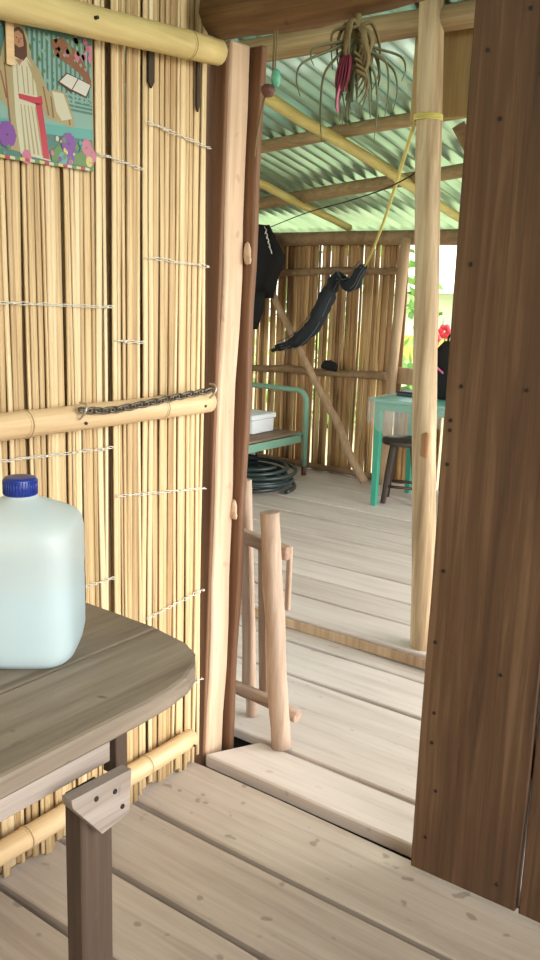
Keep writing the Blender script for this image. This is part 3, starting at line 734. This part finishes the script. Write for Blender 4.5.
# ------------------------------------------------------------------ small gate behind the door frame
gt = thing('wooden_gate', 'low rough wooden barrier gate standing in the doorway', 'gate', (-1.30,1.93,.02))
mb = MB(); mb.tube(log_pts((-1.293,1.868,.021),(-1.357,1.868,.690),12,.005,21), [.028-.001*i/12 for i in range(13)], 14, 0, True, .12, 21); mb.build('front_post', M['gatew'], gt)
mb = MB(); mb.bevbox((-1.56,1.892,.585),(-1.312,1.920,.622),.004,0,(6,1,1),.004,22, skew=lambda p: (0,0,-.03*(p.x+1.56)/.25)); mb.build('rail', M['gatew_x'], gt)
mb = MB(); mb.tube(log_pts((-1.56,1.908,.135),(-1.266,1.908,.108),8,.004,23), .019, 10, 0, True, .1, 23); mb.build('rail', M['gatew_x'], gt)
for x in (-1.466,-1.40,-1.54):
    mb = MB(); mb.bevbox((x-.016,1.923,.10),(x+.016,1.941,.60),.004,0,(1,1,6),.005,int(-x*100), skew=lambda p: (-.02*(p.z-.1)/.5,0,0)); mb.build('baluster', M['gatew'], gt)
mb = MB(); mb.tube(log_pts((-1.468,1.965,.021),(-1.515,1.965,.74),8,.005,25), .017, 10, 0, True, .1, 25); mb.build('back_post', M['gatew'], gt)
mb = MB(); mb.bevbox((-1.338,1.923,.40),(-1.322,1.936,.585),.003,0,(1,1,4),.004,26); mb.build('baluster', M['gatew'], gt)

# ------------------------------------------------------------------ hanging air plant and ornament
ap = thing('hanging_air_plant', 'spiky air plant hanging upside down from the door beam', 'plant', (-1.04,1.62,1.66))
c0 = V((-1.015,1.640,1.778))
mb = MB(); mb.tube([c0+V((-.004,.006,.05)), c0+V((-.002,.003,.03)), c0+V((0,0,.0)), c0+V((0,0,-.03))], [.007,.008,.012,.008], 9, 0, True, .3, 2)
mb.build('root_stem', M['tilla_dry'], ap)
Ra = random.Random(17)
rt = V((.80,.59,0)); bk = V((-.59,.80,0))    # across and along the doorway view
def leaf(pts, r0, mat, name):
    pts = smooth_path(pts, 5); n_ = len(pts)
    mb = MB(); mb.tube(pts, [r0*(.75+.25*min(1,i/3))*(1-(i/n_)**1.6)+.0009 for i in range(n_)], 7, flat=.45); mb.build(name, mat, ap)
for k in range(11):      # dead, curled leaves in a ragged clump at the top
    a = 2*math.pi*k/11 + Ra.uniform(-.3,.3); d_ = rt*math.cos(a) + bk*math.sin(a)*.7; q = Ra.uniform(.03,.052)
    leaf([c0+V((0,0,.012)), c0+d_*q*.6+V((0,0,.012+Ra.uniform(-.01,.012))), c0+d_*q+V((0,0,-.015+Ra.uniform(-.015,.012))), c0+d_*q*.9+V((0,0,-.05+Ra.uniform(-.02,.01)))], .0085, M['tilla_dry'], 'dry_leaf')
for reach, rise, end, kink in ((.098,-.035,.075,.5),(-.105,-.030,.060,.45),(.080,-.02,.105,.4),(-.078,.000,.032,.5),(.060,-.05,.12,.5),(-.055,-.05,.125,.5),(.112,-.01,.045,.4)):
    d_ = rt*reach; leaf([c0+V((0,-.008,-.01)), c0+d_*kink+V((0,-.02,rise*.5-.02)), c0+d_*.9+V((0,-.024,rise-.03)), c0+d_*1.0+V((0,-.022,rise-.03-end*.5)), c0+d_*.93+V((0,-.02,rise-.03-end))], .0062, M['tilla'], 'leaf')
for k in range(18):
    a = Ra.uniform(0,6.28); d_ = rt*math.cos(a) + bk*math.sin(a)*.7; q = Ra.uniform(.015,.05); dr_ = Ra.uniform(.07,.14); sw = Ra.uniform(-.025,.025)
    leaf([c0+V((0,-.004,-.015)), c0+d_*q*.8+V((0,0,-.03)), c0+d_*q+rt*sw*.4+V((0,0,-.03-dr_*.5)), c0+d_*q*.7+rt*sw+V((0,0,-.03-dr_))], Ra.uniform(.0045,.0075), M['tilla'], 'leaf')
for k in range(5):
    leaf([c0+V((-.006+.004*k,-.036,-.045)), c0+V((-.016+.007*k,-.040,-.075)), c0+V((-.018+.006*k,-.040,-.10)), c0+V((-.012+.004*k,-.038,-.112))], .0055, M['maroon'], 'red_bract')
mb = MB(); mb.tube(smooth_path([c0+V((-.004,-.040,-.085)), c0+V((-.012,-.042,-.12)), c0+V((-.010,-.042,-.150))],5), [.0022]*10+[.001], 6); mb.build('pink_spike', M['pink'], ap)
for k in range(8):
    x_ = .012+.004*(k%4); leaf([c0+V((x_,-.01-.004*k,.01-.012*k)), c0+V((x_+.016,-.02,-.005-.012*k)), c0+V((x_+.018,-.024,-.03-.012*k)), c0+V((x_+.004,-.024,-.05-.012*k))], .0085, M['tilla_dry'], 'dry_leaf')

wr = MB(); wr.tube(smooth_path([(-3.45,4.60,1.60),(-2.741,4.0,1.64),(-2.161,3.5,1.648),(-1.761,3.1,1.648),(-1.49,2.8,1.655),(-1.425,2.70,1.66)],8), .0028, 6)
tag(wr.build('hanging_wire', M['black']), 'thin dark wire hanging under the roof from the far wall to the round post', 'wire')
ho = thing('hanging_ornament', 'green bead and brown seed on a string hanging beside the doorpost', 'ornament', (-1.225,1.63,1.66))
mb = MB(); mb.tube(smooth_path([(-1.217,1.64,1.835),(-1.219,1.638,1.77),(-1.217,1.636,1.70)],6), .0022, 6)
mb.tube(smooth_path([(-1.210,1.64,1.835),(-1.212,1.638,1.77),(-1.213,1.636,1.72)],6), .0016, 6)
mb.tube(smooth_path([(-1.223,1.634,1.70),(-1.240,1.634,1.67),(-1.255,1.634,1.60),(-1.260,1.634,1.56)],6), .0022, 6); mb.build('cord', M['tilla_dry'], ho)
mb = MB(); mb.ball((-1.207,1.634,1.716), .012, 0, 10, (.9,.9,1.6), .1, 1); mb.build('bead', M['bead'], ho)
mb = MB(); mb.ball((-1.223,1.628,1.692), .0145, 0, 12, (1.15,1,.95), .25, 2); mb.build('seed', M['seed'], ho)

# ------------------------------------------------------------------ near table
nt_ = thing('table', 'weathered wooden plank table with rounded corner holding the water jug', 'table', (-1.0,.5,0))
def corner_poly(x0, x1, y0, y1, r):
    pts = [(x0,y0),(x1,y0)]
    for i in range(13):
        a = i/12*math.pi/2; pts.append((x1-r+r*math.cos(a)**.75 if math.cos(a) > 0 else x1-r, y1-r+r*math.sin(a)**.75))
    pts.append((x0,y1)); return pts
# tabletop: two long boards in one top, the front board rounded at its corner
def slab(mb, poly2, z0, z1, bev=.005, wob=.0):
    n = len(poly2); cx = sum(p[0] for p in poly2)/n; cy = sum(p[1] for p in poly2)/n
    rings = []
    for z, ins in ((z0,bev),(z0+bev,0),(z1-bev,0),(z1-bev*.3,bev*.35),(z1,bev)):
        ring = []
        for k, (x, y) in enumerate(poly2):
            d_ = V((cx-x, cy-y, 0)); 
            d_ = V((math.copysign(1, d_.x)*ins, math.copysign(1, d_.y)*ins, 0))
            ring.append(V((x,y,z)) + d_ + V((wob*noise.noise(V((x*9,y*9,1))), wob*noise.noise(V((x*9,y*9,7))), 0)))
        rings.append(ring)
    vs = [p for r_ in rings for p in r_]; fs = []
    for j in range(len(rings)-1):
        for k in range(n): fs.append((j*n+k, j*n+(k+1)%n, (j+1)*n+(k+1)%n, (j+1)*n+k))
    fs += [tuple(reversed(range(n))), tuple((len(rings)-1)*n+k for k in range(n))]
    mb.add(vs, fs, 0)
xe = -.772
front = [(-.945,-.25),(xe,-.25)] + [(xe, -.25+.9*i/8) for i in range(1,8)] + [(xe,.80),(xe-.003,.85),(xe-.012,.893),(xe-.03,.930),(xe-.06,.962),(xe-.10,.984),(-.945,.998)]
back = [(-1.34,-.25),(-.9462,-.25),(-.9462,.999),(-1.05,1.004),(-1.34,1.006)]
mb = MB(); slab(mb, front, .708, .74, .006, .003); slab(mb, back, .708, .7395, .004, .003)
mb.build('table_top', M['table'], nt_)
mb = MB(); mb.bevbox((-.830,-.20,.655),(-.808,.762,.707),.003,0,(1,8,1),.004,50); mb.build('apron', M['table_side'], nt_)
mb = MB(); mb.bevbox((-1.32,.745,.640),(-.832,.768,.707),.003,0,(6,1,1),.003,51); mb.build('apron', M['leg'], nt_)
mb = MB(); mb.bevbox((-.830,.769,.63),(-.800,.790,.707),.003,0,(1,1,2),.002,52); mb.build('apron_end', M['leg'], nt_)
def nleg(x, y):
    mb = MB(); mb.bevbox((x-.0185,y-.027,.002),(x+.0185,y+.027,.648),.005,0,(1,1,8),.004,int(y*50)+3); mb.build('leg', M['leg'], nt_)
nleg(-.7935,.710); nleg(-1.29,.700); nleg(-1.29,-.15); nleg(-.7935,-.15)
mb = MB(); mb.prism([(.650,.672),(.652,.660),(.700,.600),(.748,.606),(.752,.668)], 0, -.7745, -.757); br = mb.build('corner_bracket', M['table_side'], nt_)
for y, z in ((.722,.650),(.735,.622),(.690,.655)):
    mb = MB(); mb.tube([(-.762,y,z),(-.7555,y,z)], .0035, 8); mb.build('nail', M['nail'], br)

# ------------------------------------------------------------------ water jug
jx, jy, jz = -1.029, .800, .7412
jt = thing('water_jug', 'large milky plastic water jug with blue cap on the wooden table', 'jug', (jx, jy, jz))
ang = math.radians(38)
def sq_ring(h, z, p, n=40, inset=0):
    out = []
    for k in range(n):
        a = 2*math.pi*k/n; c, s_ = math.cos(a), math.sin(a)
        x = (h-inset)*math.copysign(abs(c)**p, c); y = (h-inset)*math.copysign(abs(s_)**p, s_)
        out.append(V((jx + x*math.cos(ang)-y*math.sin(ang), jy + x*math.sin(ang)+y*math.cos(ang), jz+z)))
    return out
def loft(rings):
    n = len(rings[0]); vs = [p for r_ in rings for p in r_]; fs = []
    for j in range(len(rings)-1):
        for k in range(n): fs.append((j*n+k, j*n+(k+1)%n, (j+1)*n+(k+1)%n, (j+1)*n+k))
    fs += [tuple(reversed(range(n))), tuple((len(rings)-1)*n+k for k in range(n))]
    return MB().add(vs, fs, 0, True)
prof = [(.058,.0,.55),(.072,.003,.5),(.080,.012,.45),(.0835,.030,.42),(.0838,.09,.42),(.0830,.125,.42),(.0838,.135,.42),(.0835,.186,.42),(.0815,.200,.44),(.075,.211,.48),(.060,.221,.6),(.042,.231,.8),(.028,.238,1),(.0235,.242,1),(.0225,.252,1)]
body = loft([sq_ring(h, z, p) for h, z, p in prof]).build('jug_body', M['jug'], jt)
wprof = [(.056,.003,.55),(.070,.006,.5),(.078,.014,.45),(.0815,.030,.42),(.0818,.09,.42),(.0815,.121,.42)]
loft([sq_ring(h, z, p) for h, z, p in wprof]).build('water', M['water'], jt)
mb = MB(); mb.lathe([(.0228,.243),(.024,.244),(.024,.266),(.022,.2685),(.013,.269)], (jx,jy,jz), 36)
for k in range(36):
    a = 2*math.pi*k/36; mb.tube([(jx+.024*math.cos(a), jy+.024*math.sin(a), jz+.245),(jx+.024*math.cos(a), jy+.024*math.sin(a), jz+.265)], .001, 5)
mb.build('cap', M['cap'], jt)
# hollow grip at the far side of the jug
hv = V((-math.sin(ang), math.cos(ang), 0))
cc = V((jx,jy,jz)); mb = MB(); mb.tube(smooth_path([cc+hv*.055+V((0,0,.205)), cc+hv*.075+V((0,0,.208)), cc+hv*.096+V((0,0,.195)), cc+hv*.100+V((0,0,.165)), cc+hv*.080+V((0,0,.13))],6), .013, 10); mb.build('grip', M['jug'], jt)
mb = MB(); vs = []; fs = []
for z in (.060,.073,.087,.100):
    full = sq_ring(.0846, z, .42, 180); inner = sq_ring(.0838, z, .42, 180)
    for k in range(10, 22): vs += [full[k], inner[k]]
for j_ in range(3):
    for k in range(11):
        a = j_*24 + k*2; fs.append((a, a+2, a+26, a+24)); fs.append((a+1, a+25, a+27, a+3))
mb.add(vs, fs, 0, True); mb.build('red_sticker', flat('red_sticker', (.55,.05,.1), .5), jt)

# ------------------------------------------------------------------ the rest of the room: back wall, right wall with a wide opening
def slat_wall(name, axis, c, a0, a1, z0, z1, mat, step=.05):
    mb = MB(); a = a0; k = 0
    while a < a1:
        slat(mb, a+step*.5, step*1.06, z0, z1, c, 2000+k, 0, thick=.006, segs=4, axis=axis); a += step; k += 1
    return struct(mb.build(name, mat))
slat_wall('wall_back', 'x', -1.3, -1.5, 1.9, 0, 2.6, M['reed_back'])
slat_wall('wall_right', 'y', 1.9, -1.3, 1.7, 0, .75, M['reed_back'])
mb = MB(); mb.bevbox((.03,1.70,.02),(1.9,1.725,2.35),.003,0,(6,1,4),.002,3); struct(mb.build('wall_front', M['door']))

# ------------------------------------------------------------------ outside
mb = MB(); mb.box((-40,-40,-.75),(40,40,-.7)); struct(mb.build('ground', M['grass']))
mb = MB(); mb.box((-4.6,-1.35,-.72),(1.95,4.97,-.10)); struct(mb.build('ground', M['underfloor_shade']))  # dark block added close under the floor so the board gaps look dark
mb = MB(); mb.box((1.92,-1.35,-.10),(1.95,4.97,-.01)); mb.box((-4.6,4.95,-.10),(1.92,4.97,.03)); struct(mb.build('light_block_skirt', M['dark']))  # added skirts that keep daylight from getting in under the floor
def tree_bush(x, y, z, r, seed, label, n=420):
    t = thing('bush', label, 'bush', (x,y,z), 'bushes outside the opening'); rr = random.Random(seed)
    mb = MB()
    for i in range(n):
        a = rr.uniform(0,6.28); u = rr.uniform(-1,1); q = rr.uniform(.55,1)**.5*r
        p = V((x,y,z+r*1.0)) + V((math.cos(a)*math.sqrt(1-u*u)*q, math.sin(a)*math.sqrt(1-u*u)*q, u*q*1.05))
        d1 = V((rr.gauss(0,1),rr.gauss(0,1),rr.gauss(0,1))).normalized(); d2 = d1.cross(V((rr.gauss(0,1),rr.gauss(0,1),rr.gauss(0,1)))).normalized()
        l = rr.uniform(.08,.16); mb.add([p-d1*l, p+d2*l*.4, p+d1*l, p-d2*l*.4], [(0,1,2,3)], 0)
    mb.build('foliage', M['bush'], t)
    mb = MB(); mb.tube([(x,y,z),(x+.03,y,z+r*.6),(x,y,z+r)], [.07,.05,.03], 8); mb.build('stem', M['stemm'], t)
tree_bush(-6.6,10.4,-.7,1.5,1,'leafy green bush seen through the bright opening', 700)
tree_bush(-2.9,11.2,-.7,1.7,2,'leafy green bush behind the red flowers', 700)
hs = thing('house', 'pale house with a yellow painted band glimpsed through the bright opening', 'house', (-6.5,13.5,-.7))
mb = MB(); mb.box((-8.0,13.5,-.7),(-3.0,17,1.15)); mb.build('wall', M['pale'], hs)
mb = MB(); mb.box((-8.02,13.46,.05),(-2.98,13.499,.45)); mb.build('painted_band', M['yellow'], hs)
mb = MB(); mb.prism([(13.1,1.16),(17.4,1.16),(17.4,1.2),(15.2,2.4),(13.1,1.22)], 0, -8.3, -2.7); mb.build('roof', M['pale'], hs)
fp = thing('flower_bush', 'red blossoms on a thin plant outside the opening beside the backpack', 'flower', (-2.72,5.6,-.7))
Rf = random.Random(9)
for i in range(4):
    tx, ty, tz = -2.77+[-.03,.0,.06,.1][i], 5.6+Rf.uniform(-.05,.05), [1.05,.98,.94,.99][i]
    mb = MB(); mb.tube(smooth_path([(-2.72,5.6,-.7),(-2.70+.02*i,5.6,.2),(tx,ty,tz)],6), .006, 6); mb.build('stem', M['leafy'], fp)
    mb = MB()
    for k in range(6):
        a = k*1.047; mb.ball((tx+.03*math.cos(a), ty-.01, tz+.03*math.sin(a)), .024, 0, 8, (1,.5,1), .3, k)
    mb.build('blossom', M['blossom'], fp)
for i in range(10):
    mb = MB(); a = Rf.uniform(0,6.28); z = Rf.uniform(.3,.85); p = V((-2.71,5.6,z)); d_ = V((math.cos(a), math.sin(a), .4)); s_ = V((-math.sin(a), math.cos(a), 0))
    mb.add([p, p+d_*.06+s_*.025, p+d_*.13, p+d_*.06-s_*.025], [(0,1,2,3)]); mb.build('leaf', M['leafy'], fp)

# ------------------------------------------------------------------ light
w = bpy.data.worlds.new('world'); scene.world = w; w.use_nodes = True
nt = w.node_tree; bg = nt.nodes['Background']
bg.inputs[0].default_value = (.97,1.0,.96,1); bg.inputs[1].default_value = 1.45
sl_ = bpy.data.lights.new('soft_sun', 'SUN'); sl_.energy = 5.0; sl_.angle = math.radians(75); sl_.color = (1,.985,.95)
so = bpy.data.objects.new('soft_sun', sl_); col.objects.link(so); so.location = (6,-1,4)
so.rotation_euler = V((1,.08,.62)).to_track_quat('Z', 'Y').to_euler()

# ------------------------------------------------------------------ camera
cd = bpy.data.cameras.new('camera'); cam = bpy.data.objects.new('camera', cd); col.objects.link(cam); scene.camera = cam
yaw, pit, rol = (math.radians(a) for a in (-36.05, 12.72, 1.84))
f = V((math.sin(yaw)*math.cos(pit), math.cos(yaw)*math.cos(pit), -math.sin(pit)))
r = V((math.cos(yaw), -math.sin(yaw), 0)); u = r.cross(f)
r, u = r*math.cos(rol)+u*math.sin(rol), -r*math.sin(rol)+u*math.cos(rol)
mt = Matrix((r, u, -f)).transposed().to_4x4(); mt.translation = V((0,0,1.3)); cam.matrix_world = mt
cd.sensor_fit = 'VERTICAL'; cd.sensor_height = 24; cd.lens = 24*890/960; cd.clip_start = .02; cd.clip_end = 200
vs_ = scene.view_settings; vs_.view_transform = 'Standard'; vs_.look = 'None'; vs_.gamma = 1; vs_.use_curve_mapping = False; vs_.exposure = 1.05
